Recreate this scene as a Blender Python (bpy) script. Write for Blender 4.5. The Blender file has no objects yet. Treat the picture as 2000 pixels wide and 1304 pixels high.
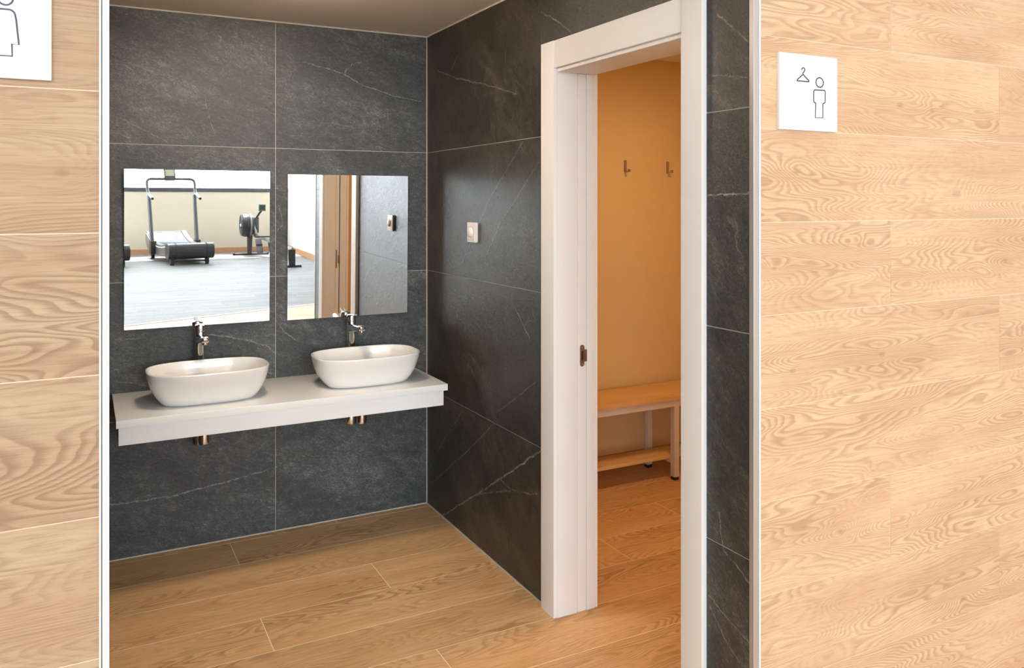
import bpy, bmesh, math, random
from mathutils import Vector, Matrix
random.seed(7)
PI = math.pi
C = bpy.context.scene.collection
sc = bpy.context.scene

# ------------------------------------------------------------------ camera, world, sun, exposure
cam_d = bpy.data.cameras.new('camera'); cam = bpy.data.objects.new('camera', cam_d); C.objects.link(cam)
cam.location = (-1.567, -3.91, 1.55)
cam.rotation_euler = (PI/2, 0, -math.radians(27.8))
cam_d.sensor_width = 36; cam_d.lens = 1588/2000*36
cam_d.shift_y = (394-652)/2000
cam_d.clip_start = 0.05
sc.camera = cam
w = bpy.data.worlds.new('world'); sc.world = w; w.use_nodes = True
bg = w.node_tree.nodes['Background']
bg.inputs[0].default_value = (0.82, 0.92, 1.0, 1); bg.inputs[1].default_value = 16.0
sd = bpy.data.lights.new('sun', 'SUN'); sun = bpy.data.objects.new('sun', sd); C.objects.link(sun)
sun.rotation_euler = Vector((-0.10, -1.0, 2.5)).to_track_quat('Z', 'Y').to_euler()
sd.energy = 14; sd.angle = math.radians(0.6); sd.color = (1, 0.95, 0.86)
sc.view_settings.view_transform = 'Standard'; sc.view_settings.look = 'None'
sc.view_settings.gamma = 1; sc.view_settings.use_curve_mapping = False
sc.view_settings.exposure = 0.13
sc.cycles.use_denoising = True
sc.cycles.max_bounces = 9; sc.cycles.diffuse_bounces = 5; sc.cycles.glossy_bounces = 5; sc.cycles.use_adaptive_sampling = True; sc.cycles.adaptive_threshold = 0.02
sc.cycles.sample_clamp_indirect = 6
sc.cycles.caustics_reflective = False; sc.cycles.caustics_refractive = False

def area(name, loc, rot, sx, sy, power, col=(1, 1, 1), portal=False):
    d = bpy.data.lights.new(name, 'AREA'); o = bpy.data.objects.new(name, d); C.objects.link(o)
    d.shape = 'RECTANGLE'; d.size = sx; d.size_y = sy; d.energy = power; d.color = col
    o.location = loc; o.rotation_euler = rot
    if portal: d.cycles.is_portal = True
    return o
# daylight openings (portals only steer the sampling of the sky through the window band and the added glazing)
area('window_portal', (-1.775, -14.52, 2.68), (PI/2, 0, 0), 8.4, 2.6, 1, portal=True)
area('window_portal', (-6.12, -11.25, 1.5), (PI/2, 0, -PI/2), 4.5, 2.8, 1, portal=True)

# ------------------------------------------------------------------ node helpers
class NT:
    def __init__(s, name):
        s.m = bpy.data.materials.new(name); s.m.use_nodes = True
        s.t = s.m.node_tree; s.n = s.t.nodes; s.b = s.n['Principled BSDF']
    def link(s, a, b): s.t.links.new(a, b)
    def put(s, sock, v):
        if isinstance(v, (int, float)): sock.default_value = v
        elif isinstance(v, (tuple, list)):
            if len(sock.default_value) == 4 and len(v) == 3: v = (*v, 1)
            sock.default_value = v
        else: s.link(v, sock)
    def math(s, op, a, b=0.0, c=0.0, clamp=False):
        x = s.n.new('ShaderNodeMath'); x.operation = op; x.use_clamp = clamp
        s.put(x.inputs[0], a); s.put(x.inputs[1], b); s.put(x.inputs[2], c); return x.outputs[0]
    def vm(s, op, a, b=(0, 0, 0), scale=None):
        x = s.n.new('ShaderNodeVectorMath'); x.operation = op
        s.put(x.inputs[0], a); s.put(x.inputs[1], b)
        if scale is not None: s.put(x.inputs['Scale'], scale)
        return x.outputs['Value'] if op in ('DOT_PRODUCT', 'LENGTH', 'DISTANCE') else x.outputs[0]
    def noise(s, vec, scale=1, detail=2, rough=.5, dist=0, color=False):
        x = s.n.new('ShaderNodeTexNoise'); s.put(x.inputs['Vector'], vec)
        x.inputs['Scale'].default_value = scale; x.inputs['Detail'].default_value = detail
        x.inputs['Roughness'].default_value = rough; x.inputs['Distortion'].default_value = dist
        return x.outputs['Color' if color else 'Fac']
    def mr(s, v, a, b, c=0, d=1, smooth=False):
        x = s.n.new('ShaderNodeMapRange'); s.put(x.inputs[0], v)
        if smooth: x.interpolation_type = 'SMOOTHSTEP'
        for i, q in enumerate((a, b, c, d)): s.put(x.inputs[i+1], q)
        return x.outputs[0]
    def mix(s, f, a, b, mode='MIX'):
        x = s.n.new('ShaderNodeMix'); x.data_type = 'RGBA'; x.blend_type = mode
        s.put(x.inputs[0], f); s.put(x.inputs[6], a); s.put(x.inputs[7], b); return x.outputs[2]
    def uv(s, name):
        x = s.n.new('ShaderNodeUVMap'); x.uv_map = name; return x.outputs[0]
    def obj(s):
        return s.n.new('ShaderNodeTexCoord').outputs['Object']
    def ramp(s, f, stops):
        x = s.n.new('ShaderNodeValToRGB'); s.put(x.inputs[0], f); r = x.color_ramp
        while len(r.elements) < len(stops): r.elements.new(.5)
        for e, (p, c) in zip(r.elements, stops): e.position = p; e.color = (*c, 1)
        return x.outputs[0]
    def bump(s, h, strength=.3, dist=.002):
        x = s.n.new('ShaderNodeBump'); x.inputs['Strength'].default_value = strength
        x.inputs['Distance'].default_value = dist; s.link(h, x.inputs['Height']); s.link(x.outputs[0], s.b.inputs['Normal'])
    def set(s, **k):
        for a, v in k.items(): s.put(s.b.inputs[a.replace('_', ' ')], v)
        return s

def simple(name, col, rough=.5, metal=0, spec=.5, var=.04, scale=8, bump=0):
    t = NT(name)
    f = t.noise(t.obj(), scale, 3)
    t.set(Base_Color=t.mix(f, tuple(c*(1-var) for c in col), tuple(min(1, c*(1+var)) for c in col)), Roughness=rough, Metallic=metal)
    t.b.inputs['Specular IOR Level'].default_value = spec
    if bump: t.bump(t.noise(t.obj(), 260, 4), bump, .001)
    return t.m

def segdist(t, p, a, b):
    """distance in the surface plane from p to the segment a-b"""
    a = Vector((*a, 0)); b = Vector((*b, 0)); d = b-a; L2 = d.length_squared
    q = t.vm('SUBTRACT', p, tuple(a))
    k = t.math('DIVIDE', t.vm('DOT_PRODUCT', q, tuple(d)), L2, clamp=True)
    sc_ = t.vm('SCALE', tuple(d), scale=k)
    return t.vm('DISTANCE', q, sc_)

def slate(name, veins, tint=(1, 1, 1), ang=.6, rough=.46):
    t = NT(name)
    uv = t.uv('UVMap'); ab = t.uv('Wall'); tone = t.n.new('ShaderNodeSeparateXYZ'); t.link(t.uv('Tone'), tone.inputs[0])
    r = t.n.new('ShaderNodeVectorRotate'); r.rotation_type = 'Z_AXIS'; t.link(uv, r.inputs[0]); r.inputs['Angle'].default_value = -ang
    st = t.vm('MULTIPLY', r.outputs[0], (1, 1.8, 1))
    big = t.noise(st, 2.2, 5, .6, .6)
    fine = t.noise(st, 95, 5, .75, 1.0)
    mid = t.noise(st, 17, 6, .72, .8)
    v = t.math('ADD', t.math('MULTIPLY', big, .45), t.math('ADD', t.math('MULTIPLY', fine, .8), t.math('MULTIPLY', mid, .5)))
    base = t.ramp(t.mr(v, .69, 1.07), [(0, (.018, .019, .020)), (.42, (.044, .045, .046)), (.72, (.085, .086, .084)), (1, (.19, .19, .18))])
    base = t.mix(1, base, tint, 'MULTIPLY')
    spots = t.mr(t.noise(st, 120, 3, .6), .64, .78)
    patch = t.mr(t.noise(uv, 3.0, 3), .48, .66)
    base = t.mix(t.math('MULTIPLY', spots, t.math('MULTIPLY', patch, .35)), base, (.23, .22, .20))
    # hairline veins, random, a few
    rid = t.math('ABSOLUTE', t.math('SUBTRACT', t.noise(t.vm('MULTIPLY', r.outputs[0], (.8, 1.9, 1)), 1.3, 5, .52, .3), .5))
    hv = t.math('MULTIPLY', t.mr(rid, .0, .0035, 1, 0), t.mr(t.noise(uv, 6, 4), .52, .68))
    base = t.mix(t.math('MULTIPLY', hv, .30), base, (.33, .32, .30))
    # the veins this wall shows
    jit = t.vm('SCALE', t.vm('SUBTRACT', t.noise(ab, 17, 6, .78, color=True), (.5, .5, .5)), scale=.034)
    flat = t.n.new('ShaderNodeSeparateXYZ'); t.link(t.vm('ADD', ab, jit), flat.inputs[0])
    cb = t.n.new('ShaderNodeCombineXYZ'); t.link(flat.outputs[0], cb.inputs[0]); t.link(flat.outputs[1], cb.inputs[1])
    p = cb.outputs[0]
    total = None
    for pts, wd, s_ in veins:
        dm = None
        for a, b in zip(pts, pts[1:]):
            d = segdist(t, p, a, b); dm = d if dm is None else t.math('MINIMUM', dm, d)
        mk = t.math('MULTIPLY', t.mr(dm, wd*.15, wd*.75, 1, 0), s_)
        total = mk if total is None else t.math('MAXIMUM', total, mk)
    h = t.math('ADD', t.math('MULTIPLY', fine, .5), t.math('MULTIPLY', mid, 1.0))
    if total is not None:
        br = t.mr(t.noise(ab, 38, 5, .75), .42, .58, .08, 1)
        base = t.mix(t.math('MULTIPLY', total, br), base, (.36, .34, .30))
        h = t.math('ADD', h, t.math('MULTIPLY', total, .5))
    t.set(Base_Color=base, Roughness=t.mr(mid, .3, .7, rough-.07, rough+.10))
    t.b.inputs['Specular IOR Level'].default_value = .5
    t.bump(h, .55, .004)
    return t.m

def oak(name, light, dark, red, knots=(), rough=.5, spec=.35, rings=7.0, contrast=1.0, seed=0.0, tonevar=.10, bump=.12):
    t = NT(name)
    uv = t.uv('UVMap'); ab = t.uv('Wall'); tone = t.n.new('ShaderNodeSeparateXYZ'); t.link(t.uv('Tone'), tone.inputs[0])
    warp = t.math('MULTIPLY', t.noise(t.vm('MULTIPLY', uv, (14, 60, 1)), 1, 3, .6), .22)
    n1 = t.noise(t.vm('ADD', t.vm('MULTIPLY', uv, (1.1, 6.0, 1)), (seed, seed, 0)), 1, 2.5, .40, .12)
    h = t.math('ADD', t.math('MULTIPLY', n1, rings*3.6), warp)
    kmask = None
    for (cx, cy, s_, A) in knots:
        q = t.vm('MULTIPLY', t.vm('SUBTRACT', ab, (cx, cy, 0)), (1/s_*.6, 1/s_, 0))
        d2 = t.vm('DOT_PRODUCT', q, q)
        g = t.math('POWER', 2.718, t.math('MULTIPLY', d2, -1))
        h = t.math('ADD', h, t.math('MULTIPLY', g, A))
        km = t.mr(d2, .0, .05, 1, 0)
        kmask = km if kmask is None else t.math('MAXIMUM', kmask, km)
    # random knots
    vo = t.n.new('ShaderNodeTexVoronoi'); vo.inputs['Scale'].default_value = 1
    t.link(t.vm('MULTIPLY', uv, (1.3, 3.4, 1)), vo.inputs['Vector'])
    rk = t.mr(vo.outputs['Distance'], .02, .24, 1, 0, True)
    h = t.math('ADD', h, t.math('MULTIPLY', rk, 2.4))
    fr = t.math('FRACT', h)
    line = t.math('MULTIPLY', t.mr(fr, .25, .82, 0, 1, True), t.mr(fr, .88, 1.0, 1, 0))
    pores = t.noise(t.vm('MULTIPLY', uv, (16, 300, 1)), 1, 3, .65)
    por = t.mr(pores, .50, .68)
    amp = t.mr(t.noise(t.vm('MULTIPLY', uv, (1.3, 5, 1)), 1, 2), .40, .60, .10, 1)
    streak = t.mr(t.noise(t.vm('MULTIPLY', uv, (2.4, 110, 1)), 1, 3, .6), .46, .70)
    lo = t.noise(t.vm('MULTIPLY', uv, (2.2, 9, 1)), 1, 3)
    base = t.mix(t.mr(lo, .38, .64), light, red)
    base = t.mix(t.math('MULTIPLY', t.math('MULTIPLY', line, amp), .72*contrast, clamp=True), base, dark)
    base = t.mix(t.math('MULTIPLY', streak, .30*contrast), base, dark)
    base = t.mix(t.math('MULTIPLY', por, t.math('ADD', .32*contrast, t.math('MULTIPLY', line, .25*contrast))), base, dark)
    if kmask is not None: base = t.mix(t.math('MULTIPLY', kmask, .34), base, tuple(c*.8 for c in dark))
    hs = t.n.new('ShaderNodeHueSaturation'); t.link(base, hs.inputs['Color'])
    t.link(t.mr(tone.outputs[0], 0, 1, 1-tonevar, 1+tonevar), hs.inputs['Value'])
    t.set(Base_Color=hs.outputs[0], Roughness=t.mr(pores, .3, .7, rough-.05, rough+.08))
    t.b.inputs['Specular IOR Level'].default_value = spec
    t.bump(t.math('SUBTRACT', 1, t.math('ADD', t.math('MULTIPLY', line, .5), por)), bump, .0015)
    return t.m

# ------------------------------------------------------------------ geometry helpers
class MB:
    def __init__(s): s.bm = bmesh.new()
    def face(s, pts):
        vs = [s.bm.verts.new(p) for p in pts]; return s.bm.faces.new(vs)
    def box(s, lo, hi, bev=0, seg=2, M=None):
        r = bmesh.ops.create_cube(s.bm, size=1)
        vs = r['verts']
        c = [(a+b)/2 for a, b in zip(lo, hi)]; d = [abs(b-a) for a, b in zip(lo, hi)]
        for v in vs: v.co = Vector((c[0]+v.co.x*d[0], c[1]+v.co.y*d[1], c[2]+v.co.z*d[2]))
        if bev:
            es = list({e for v in vs for e in v.link_edges})
            g = bmesh.ops.bevel(s.bm, geom=es, offset=bev, segments=seg, affect='EDGES', profile=.7)
            vs = list({v for f in g['faces'] for v in f.verts} | {v for v in vs if v.is_valid})
        if M is not None:
            for v in vs: v.co = M @ v.co
        return s
    def tube(s, pts, r, n=14, caps=True):
        pts = [Vector(p) for p in pts]; rs = r if isinstance(r, (list, tuple)) else [r]*len(pts)
        rings = []; prev = None
        for i, p in enumerate(pts):
            t = (pts[min(i+1, len(pts)-1)]-pts[max(i-1, 0)]).normalized()
            if prev is None:
                up = Vector((0, 0, 1)) if abs(t.z) < .9 else Vector((1, 0, 0)); a = t.cross(up).normalized()
            else: a = (prev - t*prev.dot(t)).normalized()
            prev = a; b = t.cross(a)
            rings.append([s.bm.verts.new(p+(a*math.cos(2*PI*k/n)+b*math.sin(2*PI*k/n))*rs[i]) for k in range(n)])
        for A, B in zip(rings, rings[1:]):
            for k in range(n): s.bm.faces.new((A[k], A[(k+1) % n], B[(k+1) % n], B[k]))
        if caps: s.bm.faces.new(rings[0][::-1]); s.bm.faces.new(rings[-1])
        return s
    def loft(s, rings, close=True):
        R = [[s.bm.verts.new(p) for p in r] for r in rings]; n = len(R[0])
        for A, B in zip(R, R[1:]):
            for k in range(n): s.bm.faces.new((A[k], A[(k+1) % n], B[(k+1) % n], B[k]))
        if close: s.bm.faces.new(R[0][::-1]); s.bm.faces.new(R[-1])
        return s
    def lathe(s, prof, c=(0, 0, 0), n=32, M=None):
        rings = []
        for r, z in prof:
            ring = [Vector((r*math.cos(2*PI*k/n), r*math.sin(2*PI*k/n), z)) for k in range(n)]
            if M is not None: ring = [M @ p for p in ring]
            rings.append([p+Vector(c) for p in ring])
        return s.loft(rings)
    def prism(s, poly, axis, a, b):
        """poly = 2D outline in the two other axes, extruded along axis from a to b"""
        def P(q, h):
            return {0: (h, q[0], q[1]), 1: (q[0], h, q[1]), 2: (q[0], q[1], h)}[axis]
        return s.loft([[P(q, a) for q in poly], [P(q, b) for q in poly]])
    def build(s, name, mat, parent=None, smooth=True, bevel=0, angle=35):
        bmesh.ops.recalc_face_normals(s.bm, faces=s.bm.faces)
        me = bpy.data.meshes.new(name); s.bm.to_mesh(me); s.bm.free()
        for m in (mat if isinstance(mat, (list, tuple)) else [mat]): me.materials.append(m)
        if smooth:
            me.set_sharp_from_angle(angle=math.radians(angle))
            for p in me.polygons: p.use_smooth = True
        o = bpy.data.objects.new(name, me); C.objects.link(o)
        if parent is not None: o.parent = parent
        if bevel:
            md = o.modifiers.new('bevel', 'BEVEL'); md.width = bevel; md.segments = 2; md.limit_method = 'ANGLE'
        return o

def arc(c, r, a0, a1, n, plane='xz'):
    out = []
    for i in range(n+1):
        a = math.radians(a0+(a1-a0)*i/n); x, y = r*math.cos(a), r*math.sin(a)
        out.append(Vector(c)+({'xz': Vector((x, 0, y)), 'yz': Vector((0, x, y)), 'xy': Vector((x, y, 0))}[plane]))
    return out

def fillet(pts, r, n=6):
    pts = [Vector(p) for p in pts]; out = [pts[0]]
    for a, b, c in zip(pts, pts[1:], pts[2:]):
        d1 = (a-b); d2 = (c-b); rr = min(r, d1.length*.45, d2.length*.45)
        p, q = b+d1.normalized()*rr, b+d2.normalized()*rr
        for i in range(n+1):
            t = i/n; out.append(p*(1-t)**2+b*2*t*(1-t)+q*t*t)
    out.append(pts[-1]); return out

def tag(o, label=None, cat=None, group=None, kind=None):
    if label: o['label'] = label
    if cat: o['category'] = cat
    if group: o['group'] = group
    if kind: o['kind'] = kind
    return o
def empty(name, loc=(0, 0, 0), rz=0, label=None, cat=None, group=None):
    o = bpy.data.objects.new(name, None); C.objects.link(o); o.location = loc; o.rotation_euler = (0, 0, rz)
    o.empty_display_size = .05
    return tag(o, label, cat, group)
def struct(o, label=None): return tag(o, label, kind='structure')
def copy_tree(o, parent=None):
    c = o.copy(); C.objects.link(c); c.parent = parent
    for ch in list(o.children): copy_tree(ch, c)
    return c

def panels(name, O, U, V, N, rects, mat, grout, bounds, thick, gap=.0024, raise_=.0012, cut=None, parent=None, back=True, mat2=None, is2=None):
    """A clad wall or floor: one mesh. rects = (u0,v0,u1,v1,id,ou,ov); joints are real gaps over the grout bed."""
    O, U, V, N = map(Vector, (O, U, V, N))
    bm = bmesh.new()
    lu = bm.loops.layers.uv.new('UVMap'); lw = bm.loops.layers.uv.new('Wall'); lt = bm.loops.layers.uv.new('Tone')
    def P(u, v, h): return O+U*u+V*v+N*h
    flip = U.cross(V).dot(N) < 0
    def quad(q, mi, off, rnd):
        if mi == 0 and is2 and is2(q): mi = 2
        if flip: q = q[::-1]
        f = bm.faces.new([bm.verts.new(P(*p)) for p in q]); f.material_index = mi
        for l, p in zip(f.loops, q):
            l[lu].uv = (p[0]+off[0], p[1]+off[1]); l[lw].uv = (p[0], p[1]); l[lt].uv = rnd
        return f
    seeds = {}
    for (u0, v0, u1, v1, tid, sides) in rects:
        if tid not in seeds: seeds[tid] = ((random.uniform(0, 60), random.uniform(0, 60)), (random.random(), random.random()))
        off, rnd = seeds[tid]
        g = gap/2
        a0 = u0+(g if 'l' in sides else 0); a1 = u1-(g if 'r' in sides else 0)
        b0 = v0+(g if 'b' in sides else 0); b1 = v1-(g if 't' in sides else 0)
        h = raise_
        quad([(a0, b0, h), (a1, b0, h), (a1, b1, h), (a0, b1, h)], 0, off, rnd)
        for (p, q) in (((a0, b0), (a1, b0)), ((a1, b0), (a1, b1)), ((a1, b1), (a0, b1)), ((a0, b1), (a0, b0))):
            quad([(*p, 0), (*q, 0), (*q, h), (*p, h)], 0, off, rnd)
    for (u0, v0, u1, v1) in bounds:
        z = (0, 0)
        quad([(u0, v0, 0), (u1, v0, 0), (u1, v1, 0), (u0, v1, 0)], 1, z, z)
        if back:
            quad([(u0, v0, -thick), (u0, v1, -thick), (u1, v1, -thick), (u1, v0, -thick)], 1, z, z)
            for (p, q) in (((u0, v0), (u1, v0)), ((u1, v0), (u1, v1)), ((u1, v1), (u0, v1)), ((u0, v1), (u0, v0))):
                quad([(*q, 0), (*p, 0), (*p, -thick), (*q, -thick)], 1, z, z)
    if cut:
        co, no = cut
        bmesh.ops.bisect_plane(bm, geom=bm.verts[:]+bm.edges[:]+bm.faces[:], plane_co=co, plane_no=no, clear_outer=True)
    me = bpy.data.meshes.new(name); bm.to_mesh(me); bm.free(); me.materials.append(mat); me.materials.append(grout)
    if mat2: me.materials.append(mat2)
    o = bpy.data.objects.new(name, me); C.objects.link(o)
    if parent is not None: o.parent = parent
    return o

# image measurements turned into wall coordinates (used for vein, knot and sign positions)
CX, CY, CZ = -1.567, -3.91, 1.55; SY, CYW = math.sin(math.radians(27.8)), math.cos(math.radians(27.8))
def _d(u, v):
    k = (u-1000)/1588; return SY+CYW*k, CYW-SY*k, (394-v)/1588
def on_y(u, v, y):
    a, b, c = _d(u, v); s = (y-CY)/b; return (CX+s*a, CZ+s*c)
def on_x(u, v, x):
    a, b, c = _d(u, v); s = (x-CX)/a; return (CY+s*b, CZ+s*c)

# ------------------------------------------------------------------ materials
vb = lambda *p: [on_y(u, v, 0) for u, v in p]
vr = lambda *p: [on_x(u, v, 0) for u, v in p]
back_veins = [
    (vb((200, 988), (330, 970), (430, 943), (540, 912)), .0060, .85),
    (vb((592, 120), (672, 144), (700, 162), (764, 186), (822, 198)), .0045, .75),
    (vb((672, 144), (688, 124), (704, 122)), .0045, .6),
    (vb((399, 190), (410, 235), (421, 262)), .0042, .6),
    (vb((238, 232), (325, 277)), .0034, .5),
    (vb((402, 652), (465, 661), (520, 675), (538, 690)), .006, .6),
    (vb((225, 664), (269, 662), (282, 650)), .0045, .6),
    (vb((218, 744), (245, 746), (285, 753)), .0045, .55),
    (vb((540, 626), (558, 650), (578, 664)), .005, .6),
    (vb((500, 700), (512, 720), (538, 734)), .004, .6),
    (vb((545, 400), (552, 440), (538, 455)), .0045, .5),
]
right_veins = [
    (vr((864, 1007), (955, 950), (1057, 880)), .0060, .75),
    (vr((838, 917), (868, 858), (903, 804)), .0045, .42),
    (vr((842, 945), (905, 888), (966, 828)), .0045, .42),
    (vr((973, 804), (1048, 746)), .0042, .42),
    (vr((978, 937), (1004, 961)), .005, .55),
    (vr((1022, 276), (958, 386), (903, 515)), .0055, .38),
    (vr((1055, 313), (976, 441), (950, 500)), .005, .38),
    (vr((856, 138), (896, 154), (944, 164), (1010, 184)), .0055, .5),
    (vr((884, 134), (892, 112)), .006, .5),
    (vr((1004, 598), (1036, 662)), .0045, .5),
    (vr((930, 965), (1000, 957), (1050, 966)), .006, .35),
    (vr((1058, 24), (1085, 38), (1117, 63)), .005, .6),
    (vr((1402, 27), (1444, 64), (1470, 86)), .0055, .55),
    (vr((1384, 146), (1462, 152)), .003, .6),
    (vr((1382, 384), (1430, 380), (1472, 375)), .0042, 1.0),
    (vr((1405, 1000), (1413, 1072), (1448, 1114), (1472, 1151)), .0036, .6),
    (vr((1385, 1161), (1418, 1203), (1467, 1256)), .0036, .55),
    (vr((1388, 1185), (1413, 1238), (1446, 1294)), .0036, .6),
]
M = {}
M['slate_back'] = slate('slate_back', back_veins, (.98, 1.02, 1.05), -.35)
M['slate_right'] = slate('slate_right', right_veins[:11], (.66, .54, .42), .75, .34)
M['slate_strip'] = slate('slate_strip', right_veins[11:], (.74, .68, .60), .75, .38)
M['grout'] = simple('grout', (.50, .47, .43), .9, var=.06, scale=40)
M['plank_joint'] = simple('plank_joint', (.66, .52, .37), .8, var=.05, scale=40)
M['floor_joint'] = simple('floor_joint', (.93, .84, .70), .8, var=.05, scale=40)
M['gym_joint'] = simple('gym_joint', (.22, .20, .18), .8, var=.05, scale=40)
WP = -2.307
kn = lambda u, v, s_, A: (*on_y(u, v, WP), s_, A)
right_knots = [kn(1557, 334, .050, 5), kn(1868, 378, .075, 5), kn(1512, 524, .030, 5), kn(1674, 470, .018, 2.5), kn(1547, 724, .040, 3.5),
               kn(1722, 692, .045, 2.5), kn(1643, 1038, .042, 5), kn(1772, 1026, .022, 2), kn(1880, 1168, .040, 4), kn(1705, 918, .016, 2),
               kn(1962, 510, .05, 4), kn(1757, 206, .05, 3), kn(1820, 215, .035, 2.5)]
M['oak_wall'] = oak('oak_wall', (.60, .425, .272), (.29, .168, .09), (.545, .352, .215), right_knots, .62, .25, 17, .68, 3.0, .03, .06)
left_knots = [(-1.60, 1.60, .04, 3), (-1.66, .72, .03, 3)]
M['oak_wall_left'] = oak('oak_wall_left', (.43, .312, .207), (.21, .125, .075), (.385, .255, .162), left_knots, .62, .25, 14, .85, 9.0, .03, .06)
M['oak_floor'] = oak('oak_floor', (.77, .495, .255), (.36, .20, .085), (.70, .42, .195), (), .42, .35, 9, 1.0, 1.0, .06, .05)
M['oak_gym'] = oak('oak_gym', (.245, .24, .24), (.12, .115, .115), (.20, .193, .19), (), .5, .16, 9, .9, 5.0, .10, .05)
M['white_paint'] = simple('white_paint', (.80, .80, .79), .75, var=.01, bump=.03)
M['cream_paint'] = simple('cream_paint', (.54, .475, .375), .8, var=.015, bump=.03)
M['amber_paint'] = simple('amber_paint', (.74, .56, .29), .8, var=.02, bump=.03)
M['ceiling_paint'] = simple('ceiling_paint', (.86, .83, .79), .85, var=.01, bump=.03)
M['lacquer'] = simple('lacquer', (.79, .78, .77), .5, var=.008)
M['counter_white'] = simple('counter_white', (.80, .80, .79), .16, var=.008, spec=.6)
M['counter_body'] = simple('counter_body', (.80, .80, .80), .35, var=.006)
M['alu_white'] = simple('alu_white', (.74, .74, .73), .35, .25, var=.02)
M['alu_grey'] = simple('alu_grey', (.42, .40, .38), .38, .5, var=.03)
M['chrome'] = simple('chrome', (.86, .86, .88), .07, 1, var=.01)
M['bronze'] = simple('bronze', (.30, .23, .16), .35, .9, var=.1, scale=60)
M['steel_hook'] = simple('steel_hook', (.50, .42, .32), .3, .9, var=.08, scale=60)
M['black_plastic'] = simple('black_plastic', (.014, .014, .016), .32, var=.2)
M['black_rubber'] = simple('black_rubber', (.02, .02, .02), .8, var=.2)
M['grey_metal'] = simple('grey_metal', (.075, .075, .08), .35, .4, var=.06)
M['silver_panel'] = simple('silver_panel', (.22, .215, .20), .3, .6, var=.05)
M['belt_grey'] = simple('belt_grey', (.08, .10, .13), .55, var=.08, scale=30)
M['frame_dark'] = simple('frame_dark', (.07, .07, .075), .5, .3, var=.08)
M['skirting_oak'] = simple('skirting_oak', (.42, .22, .11), .5, var=.15, scale=14)
M['pine'] = oak('pine', (.76, .52, .25), (.52, .30, .12), (.72, .46, .20), (), .5, .3, 3.0, .5, 2.0, .03, .03)
M['white_steel'] = simple('white_steel', (.74, .72, .70), .4, .1, var=.01)
M['switch_face'] = simple('switch_face', (.78, .70, .62), .35, var=.02)
M['switch_side'] = simple('switch_side', (.85, .84, .82), .4, var=.01)
M['sign_white'] = simple('sign_white', (.76, .76, .755), .35, var=.006)
M['sign_ink'] = simple('sign_ink', (.035, .033, .055), .5, var=.1)
M['screen_green'] = simple('screen_green', (.06, .16, .12), .4, var=.2, scale=30)
M['screen_grey'] = simple('screen_grey', (.30, .29, .22), .35, var=.3, scale=50)
M['terrace_stone'] = simple('terrace_stone', (.62, .58, .52), .9, var=.12, scale=2)

t = NT('ceramic'); t.set(Base_Color=(.86, .84, .81), Roughness=t.mr(t.noise(t.obj(), 6, 2), 0, 1, .10, .13))
t.b.inputs['Coat Weight'].default_value = .5; t.b.inputs['Coat Roughness'].default_value = .04; M['ceramic'] = t.m
t = NT('mirror_glass'); t.set(Base_Color=t.mix(t.noise(t.obj(), 2, 1), (.93, .945, .945), (.94, .95, .95)), Roughness=.0, Metallic=1); M['mirror_glass'] = t.m
# clear panes: mostly see-through with a weak sheen
t = NT('pane_glass'); tr = t.n.new('ShaderNodeBsdfTransparent'); gl = t.n.new('ShaderNodeBsdfGlossy'); gl.inputs['Roughness'].default_value = .02
mx = t.n.new('ShaderNodeMixShader'); t.put(mx.inputs[0], t.mr(t.noise(t.obj(), 1, 1), 0, 1, .05, .06)); t.link(tr.outputs[0], mx.inputs[1]); t.link(gl.outputs[0], mx.inputs[2])
t.link(mx.outputs[0], t.n['Material Output'].inputs[0]); M['pane_glass'] = t.m
def lampmat(name, col, s_):
    t = NT(name); t.set(Base_Color=(.9, .9, .9)); t.b.inputs['Emission Color'].default_value = (*col, 1); t.b.inputs['Emission Strength'].default_value = s_; return t.m
M['fill_day'] = lampmat('fill_day', (1, .97, .92), 5)
M['fill_warm'] = lampmat('fill_warm', (1, .57, .23), 120)
M['lamp_alcove'] = lampmat('lamp_alcove', (1, .80, .60), 62)

# ------------------------------------------------------------------ floors
XR, XL, YG = 2.45, -6.0, -14.4
LP = Vector((-1.171, -5.902, 0)); LD = Vector((2.263, -.743, 0)).normalized(); LN = Vector((-LD.y, LD.x, 0))   # light strip across the floor
def plank_rects(u0, u1, v0, v1, vorg, pw, ul, joints, keyf=lambda r: r):
    out = []; r = math.floor((v0-vorg)/pw)
    while vorg+r*pw < v1-1e-6:
        a = max(v0, vorg+r*pw); b = min(v1, vorg+(r+1)*pw)
        j0 = joints(r); x = j0-ul*math.ceil((j0-u0)/ul)
        k = 0
        while x < u1-1e-6:
            p, q = max(u0, x), min(u1, x+ul)
            if q-p > .004: out.append((p, a, q, b, (r, k), 'lrbt'))
            x += ul; k += 1
        r += 1
    return out
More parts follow.
